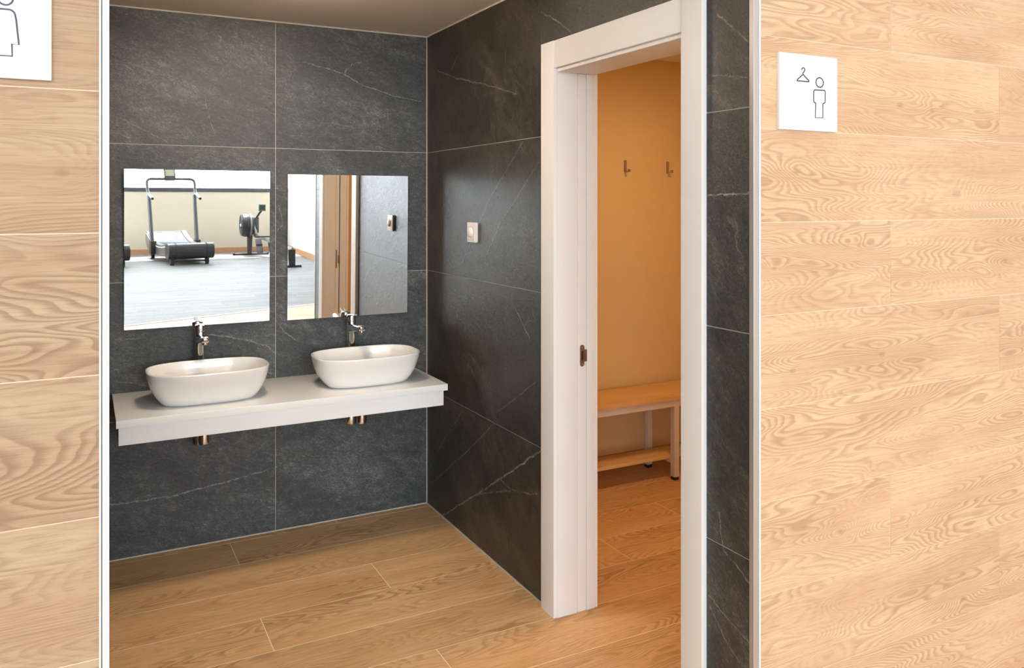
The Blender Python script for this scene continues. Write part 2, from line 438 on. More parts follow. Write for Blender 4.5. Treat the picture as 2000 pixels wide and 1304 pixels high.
# floor coordinates: u = x, v = -y ; V = -y, so N needs U x V = -z -> give N explicitly
fj = {0: -.978, 1: .035, 2: -.475, 3: -.984, 4: .03, 5: -.485}
def fjoint(r): return fj.get(r, [-.98, .03, -.48][r % 3])
rects = plank_rects(-1.55, XR, .0, 2.35, .045, .25, 1.518, fjoint)
rects += plank_rects(XL, XR, 2.35, 7.6, .045, .25, 1.518, fjoint)
floor = panels('floor', (0, 0, 0), (1, 0, 0), (0, -1, 0), (0, 0, 1), rects, M['oak_floor'], M['floor_joint'],
               [(-1.55, -.1, XR, 2.35), (XL, 2.35, XR, 7.6)], .08, gap=.0032, raise_=.0006, cut=(LP, -LN), back=False)
struct(floor, 'warm oak plank floor with pale joints')
rects = plank_rects(XL, XR, 4.0, 14.4, .045, .25, 1.518, fjoint)
gfloor = panels('floor_gym', (0, 0, 0), (1, 0, 0), (0, -1, 0), (0, 0, 1), rects, M['oak_gym'], M['gym_joint'],
                [(XL, 4.0, XR, 14.5)], .08, gap=.0032, raise_=.0006, cut=(LP, LN), back=False)
struct(gfloor, 'greyish oak plank gym floor beyond the white strip')
p0 = LP-LD*5.1; p1 = LP+LD*3.80
m = MB(); m.loft([[p0+LN*.022, p0-LN*.022, p0-LN*.022+Vector((0, 0, .006)), p0+LN*.022+Vector((0, 0, .006))],
                  [p1+LN*.022, p1-LN*.022, p1-LN*.022+Vector((0, 0, .006)), p1+LN*.022+Vector((0, 0, .006))]])
struct(m.build('trim_threshold', M['sign_white'], smooth=False), 'white threshold strip across the floor')

# ------------------------------------------------------------------ alcove walls
H = 2.40; DOOR0, DOOR1, DH = -2.08, -1.262, 2.095      # rough opening in the right wall
rows = [0, .598, 1.199, 1.802, H]
rects = []
for i in range(4):
    for k, (a, b) in enumerate(((-1.53, -.766), (-.766, 0))):
        rects.append((a, rows[i], b, rows[i+1], (i, k), 'lrbt'))
struct(panels('wall_back', (0, 0, 0), (1, 0, 0), (0, 0, 1), (0, -1, 0), rects, M['slate_back'], M['grout'], [(-1.65, 0, .0, H)], .1), 'dark slate tiled wall behind the basins')
rects = []
YS = -2.300
for i in range(4):
    z0, z1 = rows[i], rows[i+1]
    rects.append((-1.178, z0, 0, z1, (i, 0), 'lrbt'))
    if z1 <= DH: rects += [(YS, z0, DOOR0, z1, (i, 1), 'lbt'), (DOOR1, z0, -1.178, z1, (i, 1), 'rbt')]
    else: rects += [(YS, z0, DOOR0, DH, (i, 1), 'lb'), (DOOR1, z0, -1.178, DH, (i, 1), 'rb'), (YS, DH, -1.178, z1, (i, 1), 'lrt')]
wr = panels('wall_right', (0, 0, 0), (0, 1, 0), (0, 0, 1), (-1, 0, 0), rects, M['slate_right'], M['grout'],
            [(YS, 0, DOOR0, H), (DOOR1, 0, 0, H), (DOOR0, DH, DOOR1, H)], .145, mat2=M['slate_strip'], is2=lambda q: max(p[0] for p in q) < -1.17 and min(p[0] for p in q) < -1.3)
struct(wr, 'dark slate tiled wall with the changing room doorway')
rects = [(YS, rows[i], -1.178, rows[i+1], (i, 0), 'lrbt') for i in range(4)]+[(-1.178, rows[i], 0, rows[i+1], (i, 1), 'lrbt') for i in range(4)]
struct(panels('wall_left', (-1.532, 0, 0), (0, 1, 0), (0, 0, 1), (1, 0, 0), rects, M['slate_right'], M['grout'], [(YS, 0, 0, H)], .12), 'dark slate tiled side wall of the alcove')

# pale caulk lines in the corners
for nm, lo, hi in (('trim_caulk', (-1.53, -.006, 0), (0, 0, .005)), ('trim_caulk', (-.006, -1.21, 0), (0, 0, .005)),
                   ('trim_caulk', (-.0045, -.0045, 0), (0, 0, H)), ('trim_caulk', (-1.53, -.006, H-.006), (0, 0, H)),
                   ('trim_caulk', (-.006, -2.3, H-.006), (0, 0, H))):
    struct(MB().box(lo, hi).build(nm, M['grout'], smooth=False), 'thin pale joint line')

# ------------------------------------------------------------------ oak clad front walls
def wj(r): return [0.02, .541, 1.071][{0: 0, 1: 2, 2: 1}[r % 3]]
HW = 4.2
rects = plank_rects(.020, XR, 0, HW, 0, .2492, 1.60, wj)
struct(panels('wall_front_right', (0, WP, 0), (1, 0, 0), (0, 0, 1), (0, -1, 0), rects, M['oak_wall'], M['plank_joint'], [(.020, 0, XR, HW)], .10, gap=.0022, raise_=.0008), 'pale oak plank wall right of the alcove')
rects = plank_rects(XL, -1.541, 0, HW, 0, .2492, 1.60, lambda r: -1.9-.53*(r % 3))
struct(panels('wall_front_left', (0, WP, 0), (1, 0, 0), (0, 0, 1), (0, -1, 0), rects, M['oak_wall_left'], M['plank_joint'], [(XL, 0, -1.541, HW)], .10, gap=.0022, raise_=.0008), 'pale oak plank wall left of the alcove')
rects = plank_rects(-1.541, .020, H+.02, HW, 0, .2492, 1.60, lambda r: -1.2+.53*(r % 3))
struct(panels('wall_header', (0, WP, 0), (1, 0, 0), (0, 0, 1), (0, -1, 0), rects, M['oak_wall'], M['plank_joint'], [(-1.541, H+.02, .020, HW)], .10, gap=.0022, raise_=.0008), 'oak plank band over the alcove opening')
# metal edge profiles of the opening
m = MB(); m.box((-.004, WP-.004, 0), (.0145, WP+.012, H)); struct(m.build('trim_1', M['alu_grey'], smooth=False, bevel=.001), 'grey metal edge profile between slate and oak')
m = MB(); m.box((.0145, WP-.0052, 0), (.0205, WP+.004, H)); struct(m.build('trim_2', M['alu_white'], smooth=False), 'bright lip of the metal edge profile beside the right oak wall')
m = MB(); m.box((-1.5375, WP-.004, 0), (-1.5265, WP+.012, H)); struct(m.build('trim_3', M['sign_white'], smooth=False, bevel=.0008), 'white edge profile of the left oak wall')
m = MB(); m.box((-1.5425, WP-.006, 0), (-1.5395, WP+.004, H)); struct(m.build('trim_4', M['sign_white'], smooth=False), 'slim white lip beside the left oak wall')
m = MB(); m.box((-1.53, WP-.004, H), (.0, WP+.012, H+.02)); struct(m.build('trim_5', M['alu_white'], smooth=False), 'edge profile over the opening')

# ------------------------------------------------------------------ ceilings
struct(MB().box((-1.65, WP+.10, H), (XR, .1, H+.1)).build('ceiling', M['ceiling_paint'], smooth=False), 'plain pale ceiling of the alcove')
struct(MB().box((-1.65, WP, H), (.16, WP+.10, H+.018)).build('ceiling_edge', M['ceiling_paint'], smooth=False))
struct(MB().box((XL-.1, YG-.1, HW), (XR+.1, WP+.10, HW+.1)).build('ceiling_gym', M['white_paint'], smooth=False), 'white gym ceiling')

# ------------------------------------------------------------------ changing room shell
struct(MB().box((.0, 0, 0), (XR, .1, H)).build('wall_changing_back', M['amber_paint'], smooth=False), 'warm painted wall with coat hooks')
m = MB(); m.box((.145, YS, 0), (.150, DOOR0, H)); m.box((.145, DOOR1, 0), (.150, 0, H)); m.box((.145, DOOR0, DH), (.150, DOOR1, H))
struct(m.build('wall_changing_left', M['amber_paint'], smooth=False))
struct(MB().box((.15, WP+.10, 0), (XR, WP+.105, H)).build('wall_changing_front', M['amber_paint'], smooth=False))
struct(MB().box((.15, -.012, 0), (XR, 0, .085)).build('baseboard_changing', M['skirting_oak'], smooth=False, bevel=.002), 'brown wooden skirting behind the bench')
m = MB(); m.box((XR, YG-.1, 0), (XR+.1, .1, HW)); struct(m.build('wall_gym_right', M['white_paint'], smooth=False), 'white gym side wall')
m = MB(); m.box((XR-.014, YG, 0), (XR, WP, .12)); struct(m.build('baseboard_right', M['skirting_oak'], smooth=False, bevel=.002), 'wooden skirting of the white gym wall')

# ------------------------------------------------------------------ gym far wall with window band
struct(MB().box((XL, YG-.2, 0), (XR, YG, 1.288)).build('wall_gym_back', M['cream_paint'], smooth=False), 'cream wall under the gym window band')
struct(MB().box((XL, YG-.2, 4.0), (XR, YG, HW)).build('wall_gym_top', M['white_paint'], smooth=False))
struct(MB().box((XL, YG, 0), (XR, YG+.014, .10)).build('baseboard_back', M['skirting_oak'], smooth=False, bevel=.002), 'wooden skirting under the gym windows')
wf = MB(); wf.box((XL, YG-.12, 1.288), (XR, YG+.012, 1.372), bev=.003)
wf = struct(wf.build('window_1', M['frame_dark'], smooth=False), 'long dark framed window band above the cream wall')
m = MB(); m.box((XL, YG-.12, 3.94), (XR, YG, 4.0)); m.build('window_frame', M['frame_dark'], wf, smooth=False)
for x in (-4.0, -1.75, 2.42): MB().box((x-.03, YG-.10, 1.372), (x+.03, YG-.03, 3.94)).build('window_frame', M['frame_dark'], wf, smooth=False)
MB().box((XL, YG-.070, 1.372), (XR, YG-.064, 3.94)).build('window_pane', M['pane_glass'], wf, smooth=False)
# unseen glazing added on the left of the gym to let more light in
m = MB(); m.box((XL-.2, YG-.1, 0), (XL, -13.5, HW)); m.box((XL-.2, -9.0, 0), (XL, WP, HW)); m.box((XL-.2, -13.5, 2.9), (XL, -9.0, HW))
struct(m.build('wall_gym_left', M['white_paint'], smooth=False))
m = MB(); m.box((XL-.12, -13.5, 0), (XL-.06, -9.0, .08)); m.box((XL-.12, -13.5, 2.84), (XL-.06, -9.0, 2.9))
wl = struct(m.build('fill_glazing', M['frame_dark'], smooth=False), 'added unseen glass doors letting light in from the left')
for y in (-13.47, -11.25, -9.03): MB().box((XL-.12, y-.03, .08), (XL-.06, y+.03, 2.84)).build('window_frame', M['frame_dark'], wl, smooth=False)
MB().box((XL-.093, -13.44, .08), (XL-.087, -9.06, 2.84)).build('window_pane', M['pane_glass'], wl, smooth=False)
struct(MB().box((-14, -24, -.12), (XL-.2, -1, -.05)).build('terrace', M['terrace_stone'], smooth=False), 'stone terrace outside the gym')
struct(MB().box((XL-.2, -24, -.12), (9, YG-.2, -.05)).build('terrace_strip', M['terrace_stone'], smooth=False))

# unseen glowing ceiling panels, added to fill gym and corridor with light
def make_fill_panel(x, y, lab):
    t_ = empty('fill_panel', (x, y, HW), 0, None, 'fill light panel', 'added fill light panels under the gym ceiling')
    t_['label'] = 'added unseen fill light panel in the gym ceiling, '+lab
    m = MB(); m.box((-.62, -.62, -.012), (.62, .62, 0)); m.build('frame', M['alu_white'], t_, smooth=False)
    MB().box((-.59, -.59, -.016), (.59, .59, -.010)).build('diffuser', M['fill_day'], t_, smooth=False)
for x, a in ((-4.2, 'left row'), (-1.9, 'middle row'), (.6, 'right row')):
    for y, b in ((-5.4, 'nearest the basins'), (-8.4, 'halfway to the windows'), (-11.4, 'nearest the windows')): make_fill_panel(x, y, a+' '+b)
def downlight(x, y, z, mat, label, r=.075):
    t_ = empty('fill_downlight', (x, y, z), 0, label, 'downlight')
    MB().lathe([(r*1.18, 0), (r*1.18, -.006), (r, -.008), (r, -.002)], n=32).build('trim_ring', M['alu_white'], t_)
    MB().lathe([(r*.97, -.001), (r*.97, -.005)], n=32).build('diffuser', mat, t_, smooth=False)
cl = empty('ceiling_lamp', (-.92, -.92, H), 0, 'round surface mounted lamp on the alcove ceiling', 'ceiling lamp')
MB().lathe([(.135, 0), (.135, -.008)], n=40).build('base_plate', M['alu_white'], cl)
MB().lathe([(.130, -.008), (.150, -.012), (.150, -.050), (.140, -.060), (.02, -.066)], n=40).build('lamp_shade', M['lamp_alcove'], cl)
downlight(1.1, -1.2, H, M['fill_warm'], 'added unseen warm fill light in the changing room ceiling', .11)  # unseen fitting, added only to give the changing room its warm light

# ------------------------------------------------------------------ doorway
dr = empty('door_1', (0, 0, 0)); struct(dr, 'white framed pocket doorway to the changing room')
CF, CI, CN, CO_ = -1.213, -1.307, -2.035, -2.125
m = MB(); m.box((-.020, CI, 0), (.0, CF, 2.150), bev=.0015); m.build('casing', M['lacquer'], dr)
m = MB(); m.box((-.020, CO_, 0), (.0, CN, 2.150), bev=.0015); m.build('casing', M['lacquer'], dr)
m = MB(); m.box((-.017, CN+.0005, 2.048), (.0, CI-.0005, 2.150), bev=.0015); m.build('head_casing', M['lacquer'], dr)
# far jamb with stop grooves
def jamb(y0, s):
    m = MB()
    m.box((-.006, min(y0, y0+s*.06), 0), (.080, max(y0, y0+s*.06), 2.034), bev=.0012)
    m.box((.080, min(y0+s*.007, y0+s*.06), 0), (.086, max(y0+s*.007, y0+s*.06), 2.034))
    m.box((.086, min(y0+s*.002, y0+s*.06), 0), (.120, max(y0+s*.002, y0+s*.06), 2.034), bev=.001)
    m.box((.120, min(y0+s*.007, y0+s*.06), 0), (.124, max(y0+s*.007, y0+s*.06), 2.034))
    m.box((.124, min(y0, y0+s*.06), 0), (.158, max(y0, y0+s*.06), 2.034), bev=.0012)
    m.build('jamb', M['lacquer'], dr)
jamb(CI-.004, 1)
m = MB(); y0 = CN+.004
m.box((-.006, y0-.06, 0), (.077, y0, 2.034), bev=.0012); m.box((.077, y0-.06, 0), (.112, y0-.045, 2.034)); m.box((.112, y0-.06, 0), (.158, y0, 2.034), bev=.0012)
m.build('jamb', M['lacquer'], dr)
m = MB(); m.box((-.006, CN+.004, 2.034), (.158, CI-.004, 2.092), bev=.001); m.build('head_jamb', M['lacquer'], dr)
m = MB(); m.box((.160, CI, 0), (.176, CF, 2.15), bev=.0015); m.box((.160, CO_, 0), (.176, CN, 2.15), bev=.0015); m.box((.160, CN, 2.05), (.174, CI, 2.15), bev=.0015)
m.build('inner_casing', M['lacquer'], dr)
# strike plate of the far jamb
def plate(y0, s, zc):
    y1 = y0+s*.0022
    outl = [(.103+.009*math.cos(a), zc+.032+.009*math.sin(a)) for a in [PI*i/10 for i in range(11)]]+[(.103+.009*math.cos(a), zc-.032+.009*math.sin(a)) for a in [PI+PI*i/10 for i in range(11)]]
    m = MB(); m.prism(outl, 1, y0, y1)
    m.box((.110, min(y0, y1), zc-.023), (.124, max(y0, y1), zc+.023), bev=.0008)
    p = m.build('strike_plate', M['bronze'], dr)
    m = MB(); m.box((.099, min(y1, y1+s*.0012), zc-.018), (.106, max(y1, y1+s*.0012), zc+.018), bev=.0004); m.build('latch_hole', M['black_plastic'], p)
    for zz in (zc-.032, zc+.032):
        MB().lathe([(.0038, 0), (.0036, .0014), (.001, .002)], (.103, y1, zz), 12, Matrix.Rotation(PI/2*(1 if s < 0 else -1), 4, 'X')).build('screw', M['steel_hook'], p)
plate(CI-.0042-.0018+.002, -1, .968)
# pocket door leaf edge inside the near jamb, with its latch
m = MB(); m.box((.079, CN-.040, .008), (.1045, CN+.0015, 2.030)); lf = m.build('door_leaf', M['lacquer'], dr, smooth=False, bevel=.001)
m = MB(); m.box((.082, CN+.0015, .995), (.090, CN+.0035, 1.13), bev=.0006); m.box((.098, CN+.0015, 1.03), (.108, CN+.006, 1.09), bev=.001); m.build('edge_pull', M['bronze'], lf)
# ------------------------------------------------------------------ counter
ct = empty('basin_counter', (-.777, 0, .625), 0, 'long white wall-hung counter carrying both basins on the slate wall', 'counter')
m = MB(); m.box((-.681, -.502, .068), (.677, -.004, .097), bev=.0022); m.build('worktop', M['counter_white'], ct)
m = MB(); m.box((-.672, -.492, 0), (.660, -.474, .068), bev=.0012); m.box((-.672, -.474, 0), (-.654, -.006, .068)); m.box((.642, -.474, 0), (.660, -.006, .068))
m.build('front_panel', M['counter_body'], ct)

def superring(a, b, z, n=3.0, k=72, dx=0, dy=0):
    out = []
    for i in range(k):
        th = 2*PI*i/k; c, s_ = math.cos(th), math.sin(th)
        out.append((dx+a*math.copysign(abs(c)**(2/n), c), dy+b*math.copysign(abs(s_)**(2/n), s_), z))
    return out
def make_basin():
    t_ = empty('vessel_basin', (0, 0, 0))
    A, B = .242, .166; Hh = .138
    prof = [(.58, .44, 0, 3.2), (.72, .56, .0005, 3.2), (.765, .63, .004, 3.2), (.80, .69, .014, 3.2), (.855, .775, .032, 3.1), (.915, .862, .058, 3.0), (.963, .935, .088, 2.9), (.99, .983, .116, 3.0),
            (.999, .998, .132, 3.0), (1, 1, .136, 3.0), (.995, .992, .1378, 3.0), (.985, .978, .1380, 3.0), (.972, .960, .1368, 3.0), (.965, .950, .132, 3.0),
            (.955, .938, .112, 3.0), (.925, .895, .082, 3.0), (.87, .82, .052, 2.9), (.79, .70, .032, 3.0), (.66, .54, .0215, 3.0), (.45, .36, .018, 2.6), (.2, .2, .0165, 2.2), (.09, .13, .0162, 2)]
    MB().loft([superring(A*a, B*b, z, n) for a, b, z, n in prof]).build('bowl', M['ceramic'], t_, angle=60)
    MB().lathe([(.030, .0155), (.032, .0185), (.028, .021), (.006, .0225)], n=28).build('drain_cap', M['chrome'], t_)
    return t_
b1 = make_basin(); b1.location = (-1.102, -.292, .722)
b2 = copy_tree(b1); b2.location = (-.418, -.292, .722)
tag(b1, 'white oval vessel basin at the left end of the counter', 'basin', 'white vessel basins on the counter')
tag(b2, 'white oval vessel basin near the right end of the counter', 'basin', 'white vessel basins on the counter')

def make_faucet():
    t_ = empty('basin_faucet', (0, 0, 0))
    MB().lathe([(.026, 0), (.0275, .003), (.0265, .008), (.0215, .012), (.0210, .2), (.0220, .215), (.0220, .250), (.0218, .2505)], n=32).build('body', M['chrome'], t_)
    # spout: slightly rising, flattened, rounded nose
    rings = []
    for y, z, hw, hh in ((0, .218, .0195, .021), (-.03, .2205, .0195, .020), (-.08, .227, .0185, .0165), (-.13, .2335, .0180, .0145), (-.165, .2375, .0178, .0135), (-.178, .238, .0155, .0115), (-.183, .238, .010, .008)):
        rings.append([(hw*math.copysign(abs(math.cos(a))**.7, math.cos(a)), y, z+hh*math.copysign(abs(math.sin(a))**.7, math.sin(a))) for a in [2*PI*i/24 for i in range(24)]])
    sp = MB().loft(rings).build('spout', M['chrome'], t_, angle=50)
    MB().lathe([(.0105, 0), (.0115, -.004), (.0105, -.012), (.008, -.012)], (0, -.160, .229), 20).build('aerator', M['chrome'], sp)
    MB().lathe([(.0195, .2505), (.0232, .2535), (.0232, .272), (.0215, .281), (.011, .2855), (.002, .2865)], n=32).build('cap', M['chrome'], t_)
    m = MB()
    R = Matrix.Translation((0, -.004, .279)) @ Matrix.Rotation(math.radians(-9), 4, 'X')
    m.box((-.0095, -.060, -.0035), (.0095, .012, .0045), bev=.003, seg=3, M=R); m.build('lever', M['chrome'], t_)
    return t_
f1 = make_faucet(); f1.location = (-1.107, -.062, .722)
f2 = copy_tree(f1); f2.location = (-.418, -.062, .722)
tag(f1, 'tall chrome mixer tap behind the left basin', 'faucet', 'tall chrome taps behind the basins')
tag(f2, 'tall chrome mixer tap behind the right basin', 'faucet', 'tall chrome taps behind the basins')

def make_trap():
    t_ = empty('bottle_trap', (0, 0, 0))
    MB().lathe([(.003, -.191), (.013, -.190), (.021, -.184), (.023, -.172), (.023, -.128), (.018, -.122), (.016, -.118), (.016, -.035)], n=28).build('inlet_pipe', M['chrome'], t_)
    MB().tube([(0, 0, -.155), (0, .17, -.160)], .0135).build('cross_pipe', M['chrome'], t_)
    MB().lathe([(.004, -.236), (.018, -.234), (.0275, -.224), (.030, -.206), (.030, -.130), (.024, -.120), (.006, -.116)], (0, .17, 0), 28).build('trap_cup', M['chrome'], t_)
    MB().tube([(0, .17, -.145), (0, .289, -.145)], .0135).build('wall_pipe', M['chrome'], t_)
    MB().lathe([(.032, 0), (.032, .004), (.014, .010)], (0, .290, -.145), 24, Matrix.Rotation(PI/2, 4, 'X')).build('wall_collar', M['chrome'], t_)
    return t_
s1 = make_trap(); s1.location = (-1.120, -.292, .722)
s2 = copy_tree(s1); s2.location = (-.438, -.292, .722)
tag(s1, 'chrome drain trap peeking out under the left basin', 'drain trap', 'chrome traps under the counter')
tag(s2, 'chrome drain trap peeking out under the right basin', 'drain trap', 'chrome traps under the counter')

# ------------------------------------------------------------------ mirrors (glued on, leaning forward by one degree at the top)
def mirror(x0, x1, z0, z1, label):
    a = .0164; wdt = x1-x0; hh = z1-z0
    t_ = empty('wall_mirror', ((x0+x1)/2, 0, z0), 0, label, 'mirror', 'frameless mirrors above the basins')
    R = Matrix.Translation((0, -.0085, 0)) @ Matrix.Rotation(a, 4, 'X')
    m = MB(); m.box((-wdt/2, -.0035, 0), (wdt/2, -.0030, hh), M=R); m.build('mirror_face', M['mirror_glass'], t_, smooth=False)
    m = MB(); m.box((-wdt/2, -.0030, 0), (wdt/2, .0008, hh), M=R); m.build('glass_edge', M['sign_white'], t_, smooth=False)
    m = MB(); m.box((-wdt/2+.06, -.0085, .05), (wdt/2-.06, -.001, hh-.05)); m.build('backing', M['black_plastic'], t_, smooth=False)
mirror(-1.411, -.796, .994, 1.692, 'frameless square mirror above the left basin, showing the gym')
mirror(-.713, -.113, .990, 1.680, 'frameless mirror above the right basin, showing the doorway')

# ------------------------------------------------------------------ switch on the right wall
sw = empty('wall_switch', (-.0012, -.570, 1.412), 0, 'small square beige rotary switch on the dark slate side wall', 'switch')
m = MB(); m.box((-.014, -.044, -.045), (0, .044, .045), bev=.003); m.build('plate', M['switch_side'], sw)
m = MB(); m.box((-.0155, -.036, -.037), (-.0135, .036, .037), bev=.0008); m.build('insert', M['switch_face'], sw)
Rx = Matrix.Rotation(-PI/2, 4, 'Y')
m = MB(); m.lathe([(.0215, .0150), (.021, .020), (.016, .0255), (.012, .027), (.002, .0275)], (0, 0, 0), 28, Rx); m.build('knob', M['switch_side'], sw)

# ------------------------------------------------------------------ signs
def ribbon(m, pts, r, closed=False):
    """raised line following (x,z) points on the sign face y"""
    pts = [Vector((p[0], 0, p[1])) for p in pts]
    if closed: pts = pts+[pts[0], pts[1]]
    L, Rr = [], []
    for i, p in enumerate(pts):
        a = pts[i-1] if i else p-(pts[1]-p); b = pts[i+1] if i < len(pts)-1 else p+(p-pts[i-1])
        d = (b-a).normalized(); n = Vector((-d.z, 0, d.x)); L.append(p+n*r); Rr.append(p-n*r)
    last = len(pts)-(1 if closed else 0)
    for i in range(last-1 if not closed else last-1):
        q = [L[i], L[i+1], Rr[i+1], Rr[i]]
        f = [v+Vector((0, -.0006, 0)) for v in q]
        m.loft([q, f])
def rpoly(pts, r, n=5): return [(v.x, v.y) for v in fillet_closed(pts, r, n)]
def fillet_closed(pts, r, n=5):
    P = [Vector((p[0], p[1])) for p in pts]; out = []; N_ = len(P)
    rs = r if isinstance(r, (list, tuple)) else [r]*N_
    for i in range(N_):
        a, b, c = P[i-1], P[i], P[(i+1) % N_]
        if rs[i] <= 0: out.append(b); continue
        d1, d2 = a-b, c-b; rr = min(rs[i], d1.length*.45, d2.length*.45)
        p, q = b+d1.normalized()*rr, b+d2.normalized()*rr
        for k in range(n+1):
            t = k/n; out.append(p*(1-t)**2+b*2*t*(1-t)+q*t*t)
    return out
YF = WP-.0008
s_in = lambda cx, cy: on_y(1480+cx/6.52, 80+cy/6.52, YF-.010)
def sign(x0, x1, z0, z1, label):
    t_ = empty('door_sign', ((x0+x1)/2, YF, z0), 0, label, 'sign')
    w2 = (x1-x0)/2
    MB().box((-w2, -.010, 0), (w2, 0, z1-z0), bev=.0012).build('panel', M['sign_white'], t_)
    return t_, (x0+x1)/2, z0
sg, ox, oz = sign(.082, .304, 1.745, 1.952, 'white square sign with hanger and trousered figure on the right oak wall')
loc = lambda pts: [(x-ox, z-oz) for x, z in pts]
hg = MB()
tri = loc([s_in(575, 425), s_in(488, 505), s_in(662, 520)])
ribbon(hg, rpoly(tri, [.001, .007, .007]), .0017, True)
hook = loc([s_in(*p) for p in ((575, 425), (576, 405), (590, 388), (600, 368), (594, 347), (576, 341), (561, 352), (559, 370))])
ribbon(hg, hook, .0017)
for v in hg.bm.verts: v.co.y -= .010
hg.build('hanger_symbol', M['sign_ink'], sg, smooth=False)
fg = MB()
c0 = s_in(787, 529); hx = s_in(834, 529)[0]-c0[0]; hz = c0[1]-s_in(787, 590)[1]; rr = (hx+hz)/2
ribbon(fg, loc([(c0[0]+hx*1.0*math.cos(2*PI*i/28), c0[1]+hz*math.sin(2*PI*i/28)) for i in range(28)]), .0017, True)
body = [s_in(*p) for p in ((712, 622), (858, 630), (856, 790), (828, 796), (828, 980), (732, 976), (737, 790), (710, 775))]
body = loc(body)
ribbon(fg, rpoly(body, [.006, .006, .007, .002, 0, 0, .002, .007]), .0017, True)
for v in fg.bm.verts: v.co.y -= .010
fg.build('figure_symbol', M['sign_ink'], sg, smooth=False)
sg2, ox, oz = sign(-1.837, -1.615, 1.7565, 1.9635, 'white square sign with skirted figure, at the top left on the oak wall')
fg = MB(); q = lambda u, v: on_y(u, v, YF-.010)
xc = q(10.5, 50)[0]
half = [q(21.5, 19.5), q(28.6, 25), q(31.6, 38), q(37, 87.6), q(23.2, 86), q(24, 109.7)]
half = [(x-xc, z) for x, z in half]
half[0] = (half[0][0], half[0][1]+.0005)
full = [(x, z) for x, z in half]+[(-x, z) for x, z in reversed(half)]
full = loc([(x+xc, z) for x, z in full])
ribbon(fg, rpoly(full, [.004, .003, .002, 0, 0, 0, 0, 0, 0, .002, .003, .004]), .0015, True)
hc = q(10.5, -5); rr = .0125
ribbon(fg, loc([(xc+rr*.9*math.cos(2*PI*i/28), hc[1]+rr*math.sin(2*PI*i/28)) for i in range(28)]), .0015, True)
for v in fg.bm.verts: v.co.y -= .010
fg.build('figure_symbol', M['sign_ink'], sg2, smooth=False)

# ------------------------------------------------------------------ changing room: bench and hooks
bn = empty('changing_bench', (.75, -.19, 0), 0, 'wooden slat bench with white steel frame and lower shoe shelf in the changing room', 'bench')
def uvbox(name, lo, hi, mat, parent, bev=.002):
    m = MB(); m.box(lo, hi, bev=bev); bm = m.bm
    for nm in ('UVMap', 'Wall', 'Tone'):
        L = bm.loops.layers.uv.new(nm)
        for f in bm.faces:
            for l in f.loops: l[L].uv = (l.vert.co.x+random.random()*0, l.vert.co.y+l.vert.co.z*.7+lo[1]*9) if nm != 'Tone' else (.5, .5)
    return m.build(name, mat, parent)
BX0, BX1 = -.45, .665
uvbox('seat', (BX0, -.150, .448), (1.20, .155, .474), M['pine'], bn)
uvbox('shoe_shelf', (BX0+.02, -.107, .115), (1.17, .040, .135), M['pine'], bn)
m = MB(); m.box((BX0+.02, -.142, .412), (1.18, -.112, .448), bev=.002); m.box((BX0+.02, .100, .412), (1.18, .130, .448), bev=.002); m.build('seat_rail', M['white_steel'], bn)
for x in (BX0+.02, BX1-.075, 1.14):
    for y in (-.142, .098):
        lg = MB().box((x, y-(.0012 if y < 0 else -.0012), .018), (x+.034, y+.034, .4465), bev=.002).build('leg', M['white_steel'], bn)
        MB().box((x+.001, y+.001, 0), (x+.033, y+.033, .020), bev=.002).build('foot_cap', M['black_rubber'], lg)
    MB().box((x+.004, -.110, .088), (x+.030, .100, .1145), bev=.002).build('cross_rail', M['white_steel'], bn)

def make_hook():
    t_ = empty('coat_hook', (0, 0, 0))
    MB().box((-.009, -.004, 0), (.009, 0, .070), bev=.001).build('back_plate', M['steel_hook'], t_)
    m = MB(); m.box((-.009, -.040, 0), (.009, -.003, .006), bev=.001); m.box((-.009, -.044, 0), (.009, -.040, .016), bev=.001); m.build('peg', M['steel_hook'], t_)
    return t_
k1 = make_hook(); k1.location = (1.245, 0, 1.724)
k2 = copy_tree(k1); k2.location = (1.557, 0, 1.724)
tag(k1, 'small steel coat hook on the amber wall, the left one', 'coat hook', 'coat hooks in the changing room')
tag(k2, 'small steel coat hook on the amber wall, nearer the right door frame', 'coat hook', 'coat hooks in the changing room')

